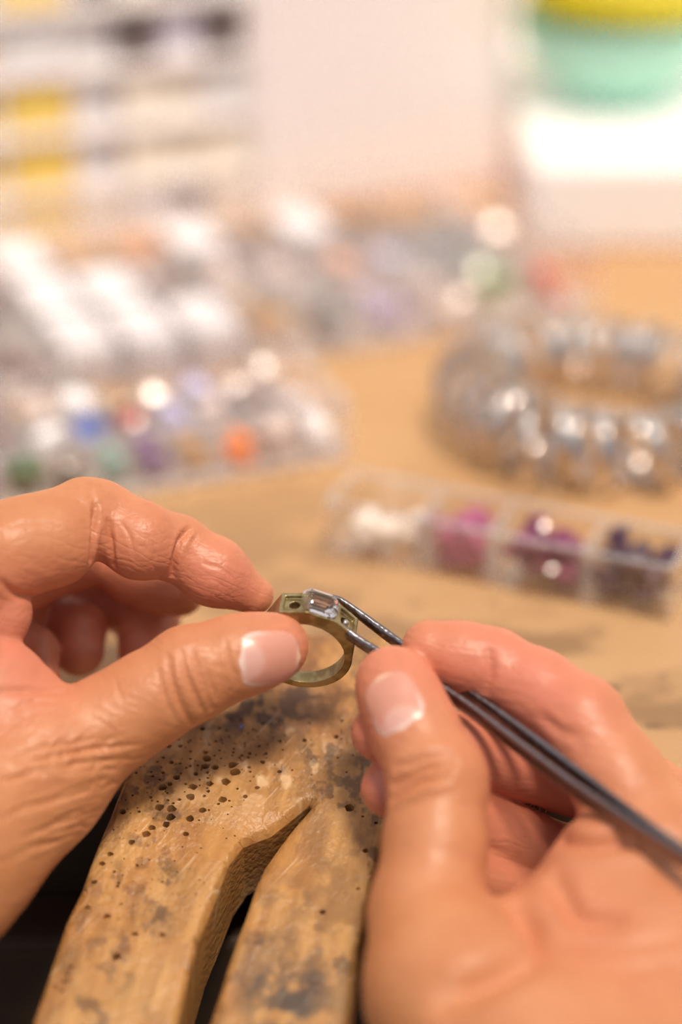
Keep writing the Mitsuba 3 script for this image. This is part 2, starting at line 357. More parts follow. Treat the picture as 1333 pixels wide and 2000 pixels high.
def creases(V, F, fld, lines):
    "press a crease (depth, half width in metres) into the skin along each line, raise a little either side"
    from scipy.spatial import cKDTree
    N = normals(V, F); off = np.zeros(len(V)); tree = cKDTree(V)
    for pts, dep, wid in lines:
        sp = spline(pts, 6) if len(pts) > 2 else np.linspace(pts[0], pts[1], 12)
        H = [fld.pixel_hit(*p) for p in sp]; H = [h for h in H if h is not None]
        if len(H) < 2: continue
        H = np.array(H)
        w = np.sin(np.linspace(0.25, math.pi - 0.25, len(H))) ** 0.6
        hit = {}
        for (h0, h1, a0, a1) in zip(H, H[1:], w, w[1:]):
            if np.linalg.norm(h1 - h0) > 0.008: continue
            for q in tree.query_ball_point((h0 + h1) / 2, np.linalg.norm(h1 - h0) / 2 + 4 * wid):
                d = h1 - h0; t = np.clip((V[q] - h0) @ d / max(d @ d, 1e-12), 0, 1)
                r = np.linalg.norm(V[q] - h0 - t * d)
                e = r / wid
                val = (a0 + (a1 - a0) * t) * dep * (np.exp(-e * e) - 0.12 * np.exp(-((e - 2.2) / 0.9) ** 2))
                if q not in hit or r < hit[q][0]: hit[q] = (r, val)
        for q, (r, val) in hit.items(): off[q] += val
    return V - N * off[:, None]

def J(px, py, d, r): return (at(px, py, d), r * 0.001)

def bounds(groups, pad=0.012):
    P = np.array([p for g in groups for p, r in g]); R = max(r for g in groups for p, r in g)
    return P.min(0) - R - pad, P.max(0) + R + pad

def build_hand(groups, h, kf, kp):
    """groups[0] is the palm and forearm; every other group one finger, blended into the palm but kept apart from its neighbours"""
    lo, hi = bounds(groups)
    palm = Field(lo, hi, h)
    for ch in groups[0] if isinstance(groups[0][0], list) else [groups[0]]: palm.chain(ch, kp)
    return palm

def make_hand(palm_chains, fingers, h, keep=0.0012):
    lo, hi = bounds(palm_chains + fingers)
    palm = Field(lo, hi, h)
    for ch in palm_chains: palm.chain(ch, 0.007)
    total = Field(lo, hi, h); total.F = palm.F.copy()
    for ch in fingers:
        f = Field(lo, hi, h); f.chain(ch, 0.0025)
        g = Field(lo, hi, h); g.F = palm.F.copy(); g.merge(f, 0.006)
        total.merge(g, keep)
    return total

def nail_mesh(fld, centre_px, axis_px, length, width, tilt=(0, 0), lift=0.00035, n=(36, 28)):
    "a curved plate lying on the finger: a superellipse swept onto the skin; uv runs across and from root to free edge"
    c = fld.pixel_hit(*centre_px)
    e = 0.0015
    def grad(P): return unit([fld.value(np.array([P + e * k]))[0] - fld.value(np.array([P - e * k]))[0] for k in np.eye(3)])
    N = grad(c)
    c2 = fld.pixel_hit(centre_px[0] + axis_px[0], centre_px[1] + axis_px[1])
    A = c2 - c; A = unit(A - (A @ N) * N); B = np.cross(N, A)
    us, vs = np.linspace(-1, 1, n[1]), np.linspace(-1, 1, n[0])
    V, UV = [], []
    for layer in (1, 0):
        for vv in vs:
            wv = (1 - abs(vv) ** 3.2) ** (1 / 3.2) if abs(vv) < 1 else 0
            wv = max(wv, 0.02)
            for uu in us:
                P = c + A * vv * length / 2 + B * uu * wv * width / 2
                s = np.arange(0.008, -0.012, -0.0001)
                f = fld.value(P + s[:, None] * N); i = np.nonzero(f < 0)[0]
                z = s[i[0]] if len(i) else -0.006
                arch = 0.0011 * (1 - uu * uu)
                lf = lift * (0.35 + 0.65 * smooth01((vv + 1) / 0.5)) * (0.5 + 0.5 * (1 - uu ** 4))
                flat = -0.55 * (z - 0) * (abs(vv) ** 1.0) if vv > 0 else 0
                V.append(P + N * (z + flat * 0.6 + (lf if layer else -0.0006)))
                UV.append([uu * 0.5 + 0.5, vv * 0.5 + 0.5])
    nu, nv = n[1], n[0]; F = []
    L = nu * nv
    for i in range(nv - 1):
        for j in range(nu - 1):
            a = i * nu + j
            F += [[a, a + 1, a + nu + 1], [a, a + nu + 1, a + nu], [L + a, L + a + nu + 1, L + a + 1], [L + a, L + a + nu, L + a + nu + 1]]
    rim = [j for j in range(nu)] + [i * nu + nu - 1 for i in range(1, nv)] + [(nv - 1) * nu + j for j in range(nu - 2, -1, -1)] + [i * nu for i in range(nv - 2, 0, -1)]
    for a, b in zip(rim, rim[1:] + rim[:1]): F += [[a, L + b, b], [a, L + a, L + b]]
    V = np.array(V); F = np.array(F)
    fn = np.cross(V[F[0, 1]] - V[F[0, 0]], V[F[0, 2]] - V[F[0, 0]])
    if fn @ N < 0: F = F[:, ::-1]
    # settle small marching steps
    G = V[:L].reshape(nv, nu, 3)
    for _ in range(6): G[1:-1, 1:-1] = 0.5 * G[1:-1, 1:-1] + 0.125 * (G[:-2, 1:-1] + G[2:, 1:-1] + G[1:-1, :-2] + G[1:-1, 2:])
    V[:L] = G.reshape(-1, 3)
    return trimesh.Trimesh(V, F, process=False), np.array(UV)
def smooth01(t): t = min(max(t, 0), 1); return t * t * (3 - 2 * t)

def skin_material(name, flush, stripes):
    fl = [(np.array(c), r, w) for c, r, w in flush]
    def colour(p, n, uv):
        a = fbm(p.x * 130, p.y * 130, p.z * 130, octaves=3)
        c = mix((0.43, 0.160, 0.060), (0.53, 0.235, 0.104), a)
        red = mi.Float(0)
        for q, r, w in fl:
            red += w * dr.exp(-((p.x - q[0]) ** 2 + (p.y - q[1]) ** 2 + (p.z - q[2]) ** 2) / (r * r))
        c = mix(c, (0.57, 0.185, 0.120), dr.clip(red, 0, 0.9))
        fleck = smoothstep(0.62, 0.85, noise(p.x * 420, p.y * 420, p.z * 420))
        return mix(c, (0.45, 0.16, 0.085), fleck * 0.25)
    def bump(p, n, uv):
        wx = p.x + 0.0012 * noise(p.x * 300, p.y * 300, p.z * 300); wy = p.y + 0.0012 * noise(p.z * 300, p.x * 300, p.y * 300)
        r1 = 1 - dr.abs(2 * noise(wx * 620, wy * 620, p.z * 620) - 1)
        r2 = 1 - dr.abs(2 * noise(wx * 1400 + 9, wy * 1400, p.z * 1400) - 1)
        s = stripes
        l = (p.x * s[0] + p.y * s[1] + p.z * s[2])
        r3 = 1 - dr.abs(2 * noise(l * 950 + 1.2 * noise(p.x * 220, p.y * 220, p.z * 220), p.x * 120, p.y * 120) - 1)
        return -(r1 * r1 * r1 * 0.45 + r2 * r2 * 0.25 + r3 * r3 * r3 * 0.6)
    return material(name, two({'type': 'bumpmap', 'tex': proc(bump, 1.2e-4), 'scale': 0.00014,
                    'bsdf': {'type': 'principled', 'base_color': proc(colour), 'roughness': 0.42, 'specular': 0.42, 'sheen': 0.2, 'sheen_tint': 0.6}}))
def nail_colour(p, n, uv):
    u, v = uv.x - 0.5, uv.y
    lun = smoothstep(0.06, -0.04, v - 0.38 + 1.3 * u * u)
    c = mix((0.56, 0.25, 0.18), (0.62, 0.36, 0.30), lun * 0.7)
    rim = dr.maximum(smoothstep(0.13, 0.03, v), smoothstep(0.40, 0.47, dr.abs(u)) * smoothstep(0.6, 0.2, v))
    c = mix(c, (0.74, 0.62, 0.58), dr.clip(rim * (0.5 + 0.6 * noise(p.x * 1600, p.y * 1600, p.z * 1600)), 0, 1) * 0.7)
    return mix(c, (0.72, 0.50, 0.36), smoothstep(0.90, 0.96, v - 0.2 * u * u) * 0.8)
M_NAIL = material('nail', two({'type': 'principled', 'base_color': proc(nail_colour), 'roughness': 0.28, 'specular': 0.5, 'clearcoat': 0.3}))

# --- left hand: thumb and index pinch the ring
L_palm = [
    [J(205, 1420, .437, 9.6), J(55, 1522, .434, 14.6), J(-120, 1648, .426, 20), J(-420, 1960, .395, 24), J(-800, 2400, .35, 29)],
    [J(-90, 1120, .436, 11.0), J(-170, 1330, .438, 15), J(-150, 1560, .432, 18)],
    [J(-80, 1180, .455, 10.0), J(-190, 1400, .446, 14), J(-180, 1620, .432, 18)],
    [J(-75, 1235, .466, 9.5), J(-190, 1420, .454, 14), J(-180, 1620, .434, 18)],
    [J(-65, 1275, .474, 8.5), J(-160, 1430, .460, 12), J(-170, 1620, .436, 16)],
    [J(90, 1452, .435, 8.5), J(-10, 1372, .436, 8.5), J(-90, 1330, .436, 9.5)],
]
L_fing = [
    [J(205, 1420, .437, 9.6), J(290, 1366, .438, 9.9), J(372, 1316, .4385, 10.0), J(455, 1285, .439, 8.7), J(500, 1273, .440, 8.0), J(538, 1263, .441, 7.2)],
    [J(-90, 1115, .436, 11.0), J(40, 1068, .442, 10.3), J(100, 1052, .445, 10.1), J(165, 1008, .450, 8.0), J(196, 1012, .452, 7.8), J(275, 1056, .451, 8.2), J(345, 1070, .456, 7.0), J(420, 1118, .456, 7.4), J(496, 1163, .4585, 4.4)],
    [J(-80, 1180, .455, 10.0), J(60, 1118, .473, 7.8), J(140, 1098, .481, 6.8), J(205, 1092, .486, 5.8), J(255, 1118, .484, 6.9), J(310, 1138, .482, 7.1), J(352, 1156, .480, 5.8)],
    [J(-75, 1235, .466, 9.5), J(60, 1172, .490, 7.2), J(165, 1158, .498, 6.2), J(214, 1168, .497, 7.2), J(243, 1186, .496, 5.9), J(288, 1212, .492, 7.4), J(284, 1272, .486, 6.6)],
    [J(-65, 1275, .474, 8.5), J(20, 1228, .488, 7.2), J(100, 1208, .490, 6.4), J(152, 1228, .487, 6.4), J(154, 1270, .482, 6.1)],
    [J(-80, 1300, .462, 8.5), J(20, 1252, .474, 6.0), J(68, 1272, .474, 5.2), J(78, 1318, .468, 4.6)],
    [J(-70, 1215, .440, 9.5), J(-8, 1197, .440, 7.8)],
    [J(-70, 1335, .434, 8.5), J(20, 1322, .436, 6.2), J(72, 1340, .436, 3.6)],
]
Lf = make_hand(L_palm, L_fing, 0.0005)
V, F = Lf.mesh(); V = smooth_verts(V, F, 5)
L_lines = [
    ([(186, 990), (184, 1040), (178, 1095)], .0016, .0007), ([(212, 1020), (217, 1060), (222, 1105)], .0010, .0006),
    ([(368, 1035), (350, 1060), (340, 1100), (336, 1125)], .0015, .0007), ([(385, 1045), (375, 1062)], .0005, .0005),
    ([(168, 938), (172, 950), (186, 985)], .0004, .0005), ([(120, 950), (150, 975), (178, 1000)], .0003, .0004),
    ([(355, 1275), (365, 1320), (385, 1365), (400, 1395)], .0008, .0008), ([(372, 1270), (388, 1310), (402, 1350), (412, 1385)], .0008, .0008),
    ([(328, 1285), (336, 1330), (352, 1375), (372, 1412)], .0006, .0007), ([(396, 1290), (410, 1330), (422, 1365)], .0005, .0006), ([(310, 1310), (322, 1360), (340, 1405)], .0004, .0006),
    ([(225, 1320), (232, 1350), (240, 1370)], .00025, .0004), ([(440, 1250), (448, 1290), (465, 1335)], .0003, .0005),
    ([(0, 1135), (30, 1160), (62, 1166)], .0009, .0008), ([(20, 1030), (60, 1020), (110, 1030)], .0002, .0004),
    ([(235, 1018), (255, 1050), (262, 1090)], .00025, .0004), ([(290, 1050), (300, 1080), (298, 1110)], .00025, .0004), ([(400, 1100), (430, 1110), (455, 1130)], .0002, .0004),
    ([(0, 1352), (60, 1350), (125, 1352)], .0006, .0008),
    ([(10, 1395), (60, 1370), (120, 1375)], .0003, .0005), ([(0, 1440), (50, 1400), (110, 1385)], .0003, .0005),
]
for i in range(70):
    x0, y0 = rng.uniform(-20, 190), rng.uniform(1450, 1700)
    if y0 > 1690 - 0.95 * x0 + 60: continue
    L = rng.uniform(45, 120); sl = rng.uniform(0.02, 0.30) + (y0 - 1450) / 900
    L_lines.append(([(x0, y0), (x0 + L * .5, y0 - L * sl * .5 + rng.uniform(-4, 4)), (x0 + L, y0 - L * sl + rng.uniform(-6, 6))], rng.uniform(.00018, .00045), rng.uniform(.0004, .0006)))
for i in range(40):
    x0, y0 = 155 + rng.normal(0, 38), 1488 + rng.normal(0, 24); a = rng.uniform(-1.6, 0.9); L = rng.uniform(14, 40)
    L_lines.append(([(x0, y0), (x0 + L * math.cos(a), y0 + L * math.sin(a))], rng.uniform(.00015, .0003), .0004))
for i in range(30):
    x0, y0 = rng.uniform(0, 130), rng.uniform(1385, 1470); L = rng.uniform(30, 80); a = rng.uniform(-1.0, -0.5)
    L_lines.append(([(x0, y0), (x0 + L * math.cos(a), y0 + L * math.sin(a))], rng.uniform(.0001, .00022), .0004))
V = creases(V, F, Lf, L_lines)
hand_l = thing('hand', 'left hand coming in from the left edge, thumb and index pinching the ring', 'hand')
M_SKIN_L = skin_material('skin_left', [(at(455, 1150, .45), .014, .75), (at(560, 1270, .438), .008, .7), (at(250, 1060, .446), .013, .45), (at(180, 1230, .48), .030, .8), (at(10, 1200, .435), .016, .5), (at(40, 1330, .43), .016, .5), (at(360, 1310, .43), .012, .2)], (0.45, 0.35, 0.82))
put('palm_and_fingers', mikit.ply((V, F), M_SKIN_L, smooth=True), hand_l)
nm, nuv = nail_mesh(Lf, (530, 1290), (30, -3), 0.0142, 0.0118)
put('thumb_nail', mikit.ply(nm, M_NAIL, smooth=True, uv=nuv), hand_l, label='pale pink thumb nail with a dusty white rim')

# --- right hand: thumb and index hold the tweezers
R_palm = [
    [J(832, 1790, .410, 10.4), J(880, 1930, .398, 15), J(1010, 2080, .390, 21), J(1220, 2330, .372, 25), J(1550, 2800, .33, 29)],
    [J(1310, 1690, .418, 12.0), J(1290, 1900, .408, 18), J(1200, 2200, .385, 24)],
    [J(1420, 1660, .430, 12), J(1420, 1900, .415, 18), J(1300, 2250, .39, 24)],
    [J(1430, 1780, .445, 11), J(1420, 1980, .425, 17), J(1320, 2280, .40, 22)],
    [J(1400, 1880, .452, 10), J(1380, 2060, .435, 16), J(1300, 2280, .41, 20)],
    [J(1195, 1700, .416, 11.5), J(1085, 1868, .410, 12), J(930, 1925, .402, 12)],
    [J(1110, 1930, .406, 15), J(1250, 1840, .410, 14)],
]
R_fing = [
    [J(832, 1790, .410, 10.4), J(850, 1650, .416, 10.3), J(856, 1530, .420, 10.0), J(812, 1430, .426, 9.0), J(785, 1370, .430, 8.6), J(768, 1335, .432, 8.0)],
    [J(1305, 1690, .418, 12.0), J(1205, 1520, .426, 9.8), J(1135, 1405, .431, 9.0), J(1050, 1345, .436, 8.1), J(962, 1298, .439, 7.6), J(900, 1282, .4395, 7.2), J(840, 1266, .4395, 6.1)],
    [J(1420, 1660, .430, 11), J(1260, 1560, .446, 9.2), J(1110, 1510, .448, 8.5), J(900, 1462, .440, 7.4), J(742, 1432, .434, 6.0)],
    [J(1430, 1780, .445, 10.5), J(1260, 1740, .452, 9), J(1110, 1690, .450, 8.2), J(900, 1590, .442, 7.4), J(762, 1540, .434, 6.2)],
    [J(1400, 1880, .452, 9.5), J(1240, 1850, .452, 8), J(1090, 1790, .447, 7.2), J(900, 1690, .440, 6.6)],
]
Rf = make_hand(R_palm, R_fing, 0.0007)
V, F = Rf.mesh(); V = smooth_verts(V, F, 5)
R_lines = [
    ([(955, 1270), (958, 1310), (948, 1350)], .0009, .0010), ([(1060, 1400), (1090, 1425), (1130, 1440)], .0006, .0012),
    ([(770, 1535), (815, 1505), (880, 1490)], .0024, .0011), ([(765, 1560), (810, 1530), (870, 1515)], .0022, .0010), ([(775, 1500), (830, 1480), (880, 1470)], .0014, .0009), ([(780, 1590), (830, 1560), (890, 1545)], .0004, .0010),
    ([(1085, 1640), (1150, 1650), (1230, 1640), (1300, 1650)], .0026, .0018), ([(1085, 1720), (1130, 1790), (1200, 1800)], .0024, .0020),
    ([(1060, 1860), (1000, 1885), (930, 1920), (880, 1950)], .0042, .0030), ([(1005, 1770), (1040, 1815), (1062, 1850)], .0034, .0022),
    ([(1110, 1880), (1200, 1900), (1300, 1880)], .0007, .0018), ([(1140, 1840), (1220, 1850), (1333, 1830)], .0006, .0016),
]
V = creases(V, F, Rf, R_lines)
hand_r = thing('hand', 'right hand at the lower right, thumb and index closed on the tweezers', 'hand')
M_SKIN_R = skin_material('skin_right', [(at(940, 1270, .436), .020, .65), (at(1100, 1380, .425), .016, .45), (at(740, 1430, .432), .012, .7), (at(750, 1540, .432), .012, .7), (at(1020, 1600, .445), .030, .8), (at(1200, 1880, .395), .03, .35), (at(760, 1300, .428), .009, .45)], (0.2, 0.6, 0.77))
put('palm_and_fingers', mikit.ply((V, F), M_SKIN_R, smooth=True), hand_r)
nm, nuv = nail_mesh(Rf, (766, 1372), (-14, -30), 0.0135, 0.0115)
put('thumb_nail', mikit.ply(nm, M_NAIL, smooth=True, uv=nuv), hand_r, label='pale pink thumb nail')

# ------------------------------------------------------------------ ring, crystal, tweezers
RC, RA, RYAW = at(594, 1262, 0.450), math.radians(21), math.radians(-6)
def ring_frame():
    y = np.array([math.sin(-RYAW), math.cos(RYAW), 0.0]); x0 = np.array([math.cos(RYAW), -math.sin(-RYAW), 0.0]); z0 = np.array([0, 0, 1.0])
    y = unit(y + np.array([0, 0, 0.22])); x0 = unit(np.cross(y, z0)); z0 = np.cross(x0, y)
    w = z0 * math.cos(RA) + x0 * math.sin(RA); q = x0 * math.cos(RA) - z0 * math.sin(RA)
    return q, y, w
rq, ry, rw = ring_frame()
RM = frame(RC, rq, ry, rw)
c25, s25 = math.cos(math.radians(25)), math.sin(math.radians(25))
pl = 5.8
right_side = [(3.3, 12.2), (3.3 + pl * c25, 12.2 - pl * s25)]
arc = [(10.6 * math.cos(a), 10.6 * math.sin(a)) for a in np.linspace(0.26, -math.pi - 0.26, 60)]
out2 = right_side + arc + [(-x, z) for x, z in right_side[::-1]]
in2 = [(9.0 * math.cos(a), 9.0 * math.sin(a)) for a in np.linspace(0, 2 * math.pi, 72, endpoint=False)]
cs = m3.CrossSection([np.array(out2) * mm], m3.FillRule.NonZero) - m3.CrossSection([np.array(in2) * mm], m3.FillRule.NonZero)
WID = 6.0 * mm
ringm = cs.extrude(WID).translate([0, 0, -WID / 2]).rotate([90, 0, 0])          # local: x tangent, y axis, z radial
def chamfer_block(cx, cz, ang, sx, sy, depth, up=3.0):
    b = m3.Manifold.cube([sx * mm, sy * mm, (depth + up) * mm], True).translate([0, 0, (up - depth) / 2 * mm])
    return b.rotate([0, ang, 0]).translate([cx * mm, 0, cz * mm])
pc = (3.3 + pl * c25 / 2, 12.2 - pl * s25 / 2)
cut = [chamfer_block(0, 12.2, 0, 5.6, 4.5, 6)]
for s in (-1, 1):
    cut.append(chamfer_block(s * pc[0], pc[1], s * 25, 4.2, 4.3, 0.8))
    cut.append(m3.Manifold.cylinder(8 * mm, 0.9 * mm, 1.25 * mm, 20).translate([0, 0, -6 * mm]).rotate([0, s * 25, 0]).translate([s * pc[0] * mm, 0, pc[1] * mm]))
for c in cut: ringm = ringm - c
ringm = ringm.refine_to_length(0.0003)
rm = tri(ringm); v = rm.vertices
k = np.clip((v[:, 2] + 10 * mm) / (18 * mm), 0, 1)
v[:, 1] *= 0.55 + 0.45 * k
v += (meshkit.fbm(v * 900, 2, 4)[:, None] - 0.5) * 0.00012
v = smooth_verts(v, rm.faces, 3)
rm.vertices = v * 1.03; rm.apply_transform(RM)
ring = thing('ring', 'aged brass ring with empty square settings held between thumb and index', 'ring')
put('band', mikit.ply(rm, M_BRASS, smooth=35), ring)
for s in (-1, 1):
    # raised claw rails either side of each square seat
    for t in (-1, 1):
        b = tri(rounded_box(-pl / 2 * mm, pl / 2 * mm, (t * 2.7 - 0.28) * mm, (t * 2.7 + 0.28) * mm, -0.25 * mm, 0.28 * mm, 0.00018, 6).rotate([0, s * 25, 0]).translate([s * pc[0] * mm, 0, pc[1] * mm]))
        b.apply_transform(RM); put('setting_rail', mikit.ply(b, M_BRASS, smooth=30), ring)
bead = trimesh.creation.icosphere(2, 0.00085); bead.apply_translation([pc[0] * mm, 0, pc[1] * mm - 0.0007]); bead.apply_transform(RM)
put('bead', mikit.ply(bead, M_STEEL, smooth=True), ring, label='small grey bead in the empty seat')

def octagon(a, b, c, z): return [[x, y, z] for x, y in ((a, b - c), (a - c, b), (c - a, b), (-a, b - c), (-a, c - b), (c - a, -b), (a - c, -b), (a, c - b))]
gp = octagon(3.75, 2.8, 1.25, 0.0) + octagon(3.75, 2.8, 1.25, -0.25) + octagon(3.2, 2.25, 1.0, 0.75) + octagon(2.35, 1.45, 0.55, 1.25) + octagon(2.6, 1.75, 0.75, -1.4) + octagon(1.4, 0.5, 0.2, -2.5)
gem = tri(m3.Manifold.hull_points(np.array(gp) * mm))
gtilt = trimesh.transformations.rotation_matrix(math.radians(12), [1, 0, 0])
gem.apply_scale(1.10); gem.apply_transform(gtilt); gem.apply_translation([-0.9 * mm, 0.0 * mm, 13.5 * mm]); gem.apply_transform(RM)
single('cut_crystal', mikit.ply(gem, M_CRYSTAL), 'clear step-cut crystal gripped by the tweezer tips over the ring', 'gemstone')

tw = thing('tweezers', 'dark steel tweezers held in the right hand, tips on the crystal', 'tweezers')
front = spline([at(634, 1204, .4432), at(660, 1222, .4432), at(722, 1266, .4418), at(870, 1352, .4345), at(1000, 1448, .4250), at(1110, 1532, .4160), at(1230, 1614, .4045), at(1333, 1678, .3950), at(1450, 1748, .385), at(1620, 1850, .372)], 6)
back = spline([at(649, 1164, .4505), at(680, 1184, .4500), at(772, 1252, .4468), at(900, 1345, .4375), at(1010, 1424, .4280), at(1150, 1530, .4165), at(1245, 1604, .4060), at(1333, 1668, .3965), at(1450, 1742, .386), at(1620, 1848, .373)], 6)
n = len(front); s = np.linspace(0, 1, n)
ra = np.interp(s, [0, .06, .2, .4, .7, 1], [.40, .95, 1.5, 2.1, 2.6, 2.8]) * mm
rb = np.interp(s, [0, .06, .2, .4, .7, 1], [.35, .75, 1.0, 1.0, 1.0, 1.0]) * mm
flatdir = unit(np.cross(unit(front[-1] - front[0]), at(900, 1300, .44) - at(870, 1352, .434)))
put('prong', mikit.ply(tube(front, np.c_[ra, rb], 14, flatdir), M_TWEEZERS, smooth=50), tw)
put('prong', mikit.ply(tube(back, np.c_[ra, rb], 14, flatdir), M_TWEEZERS, smooth=50), tw)

# ------------------------------------------------------------------ ring sizers strung on a hoop
sz = thing('ring_sizer_set', 'bunch of shiny steel ring sizers strung in a circle at the right', 'ring sizers')
TC = on_z(1166, 848); TC[2] = TABLE
Rm, rs = 0.0375, 0.0130
base_ring = lathe([(0.90 * rs, 0.0), (0.905 * rs, -0.0013), (rs * .945, -0.0017), (rs * .975, -0.0012), (rs * .994, -0.0006), (rs, 0), (rs * .994, 0.0006), (rs * .975, 0.0012), (rs * .945, 0.0017), (0.905 * rs, 0.0013), (0.90 * rs, 0.0)], 40)
band_ply = mikit.ply(base_ring, M_STEEL, smooth=45)
N = 44
for i in range(N):
    a = 2 * math.pi * i / N + rng.normal(0, 0.025)
    sc = 0.80 + 0.22 * (0.5 + 0.5 * math.cos(a - math.pi)) + rng.uniform(-0.03, 0.03)
    rad = np.array([math.cos(a), math.sin(a), 0]); tan = np.array([-math.sin(a), math.cos(a), 0])
    lean = rng.normal(0.0, 0.26)
    z = unit(tan + lean * rad + np.array([0, 0, rng.normal(0.15, 0.2)]))
    x = unit(rad - (rad @ z) * z); y = np.cross(z, x)
    o = TC + rad * (Rm + rng.normal(0, 0.0012)) + np.array([0, 0, rs * sc + 0.0012])
    put('sizer_ring', band_ply, sz, to_world=T((frame(o, x, y, z) @ np.diag([sc, sc, 1, 1])).tolist()))
hoop = trimesh.creation.torus(Rm - 0.003, 0.0011, major_sections=72, minor_sections=10); hoop.apply_translation(TC + [0, 0, 0.0205])
put('hoop', mikit.ply(hoop, M_STEEL, smooth=True), sz)

# ------------------------------------------------------------------ stones
def stone_mesh(seed, s=1.0):
    r = np.random.default_rng(seed)
    p = r.normal(0, 1, (16, 3)); p /= np.linalg.norm(p, axis=1, keepdims=True)
    return tri(m3.Manifold.hull_points(p * [1.0, 0.8, 0.6] * s))
STONES = [stone_mesh(i) for i in range(4)]
ply_cache = {}
def stones(count, origin, ex, ey, lx, ly, size, mat, label, cat, group, z0, layers=2):
    for i in range(count):
        k = (i % 4, mat)
        if k not in ply_cache: ply_cache[k] = mikit.ply(STONES[i % 4], mat)
        a = rng.uniform(0, 6.28); sc = size * rng.uniform(0.8, 1.2)
        lay = i * 1.0 / max(count, 1)
        o = origin + ex * rng.uniform(sc * 1.05, max(lx - sc * 1.05, sc * 1.06)) + ey * rng.uniform(sc * 1.05, max(ly - sc * 1.05, sc * 1.06))
        o = np.array([o[0], o[1], z0 + 0.62 * sc + sc * 0.95 * int(lay * layers)])
        x = np.array([math.cos(a), math.sin(a), 0]); y = np.array([-math.sin(a), math.cos(a), 0])
        single(cat.replace(' ', '_'), ply_cache[k], label, cat, group, T((frame(o, x, y, [0, 0, 1]) @ np.diag([sc, sc, sc, 1])).tolist()))

def panel(a, b, z0, z1, th=0.0012):
    "an upright sheet of plastic between two floor points"
    a, b = np.asarray(a)[:2], np.asarray(b)[:2]
    d = (b - a) / np.linalg.norm(b - a); nrm = np.array([-d[1], d[0]]) * th / 2
    q = np.array([a - nrm, b - nrm, b + nrm, a + nrm])
    return trimesh.convex.convex_hull(np.vstack([np.c_[q, [z0] * 4], np.c_[q, [z1] * 4]]))
def sheet(o, ex, ey, lx, ly, z0, z1):
    q = np.array([o, o + ex * lx, o + ex * lx + ey * ly, o + ey * ly])[:, :2]
    return trimesh.convex.convex_hull(np.vstack([np.c_[q, [z0] * 4], np.c_[q, [z1] * 4]]))

def tray(name, label, o, ex, ey, cols, rows, hgt, lining, dv=0.7, mat_wall=None):
    "clear tray; cols and rows are lists of cell sizes. Returns the cells' corners"
    k = thing(name, label, 'tray')
    lx, ly = sum(cols), sum(rows)
    z0 = TABLE + 0.0004
    put('tray_floor', mikit.ply(sheet(o, ex, ey, lx, ly, z0, z0 + 0.0012), lining), k)
    P = lambda x, y: o + ex * x + ey * y
    e = 0.0006
    for a, b in (((0, 0), (lx, 0)), ((lx, 0), (lx, ly)), ((lx, ly), (0, ly)), ((0, ly), (0, 0))):
        put('side_wall', mikit.ply(panel(P(*a), P(*b), z0 + 0.0012, z0 + hgt), mat_wall or M_CLEAR), k)
    # thick moulded rims catch the light
    rim = [tube([np.append(P(*a)[:2], z0 + hgt), np.append(P(*b)[:2], z0 + hgt)], 0.0007, 8) for a, b in (((0, 0), (lx, 0)), ((lx, 0), (lx, ly)), ((lx, ly), (0, ly)), ((0, ly), (0, 0)))]
    put('rim', mikit.ply(trimesh.util.concatenate(rim), M_FROST), k)
    xs, ys = np.cumsum([0] + list(cols)), np.cumsum([0] + list(rows))
    for x in xs[1:-1]: put('divider', mikit.ply(panel(P(x, e), P(x, ly - e), z0 + 0.0012, z0 + hgt * dv, 0.0010), M_FROST), k)
    for y in ys[1:-1]: put('divider', mikit.ply(panel(P(e, y), P(lx - e, y), z0 + 0.0012, z0 + hgt * dv, 0.0010), M_FROST), k)
    return [[(P(x, y), c, r) for y, r in zip(ys, rows)] for x, c in zip(xs, cols)], z0 + 0.0012

# --- long clear box of purple stones
a, b = on_z(640, 1080), on_z(1305, 1216)
gx = unit(b - a); gy = np.array([-gx[1], gx[0], 0.0]); Lb = np.linalg.norm(b - a)
gem_mat('amethyst', (0.17, 0.020, 0.085), 0.12); gem_mat('rose', (0.34, 0.075, 0.17), 0.12); gem_mat('dark_amethyst', (0.040, 0.007, 0.028), 0.12)
gem_mat('milky', (0.82, 0.74, 0.66), 0.2)
cells, zc = tray('gem_box', 'narrow long clear box of pale and purple stones at the right', a, gx, gy, [Lb * .27, Lb * .21, Lb * .27, Lb * .25], [0.020], 0.0155, M_CLEAR, 0.95)
for (q, col, lab, nm_) , cl in zip([(14, 'milky', 'milky white stone in the left end of the narrow clear box', 'white_stone'), (22, 'rose', 'rose purple stone in the second cell of the narrow clear box', 'rose_stone'),
                              (27, 'amethyst', 'purple stone in the third cell of the narrow clear box', 'purple_stone'), (26, 'dark_amethyst', 'dark purple stone in the right end of the narrow clear box', 'dark_purple_stone')], cells):
    o, c, r = cl[0]
    stones(q, o, gx, gy, c, r, 0.0042, GEMS[col], lab, nm_.replace('_', ' '), lab.replace(' stone ', ' stones ', 1), zc, 3 if col != 'milky' else 2)

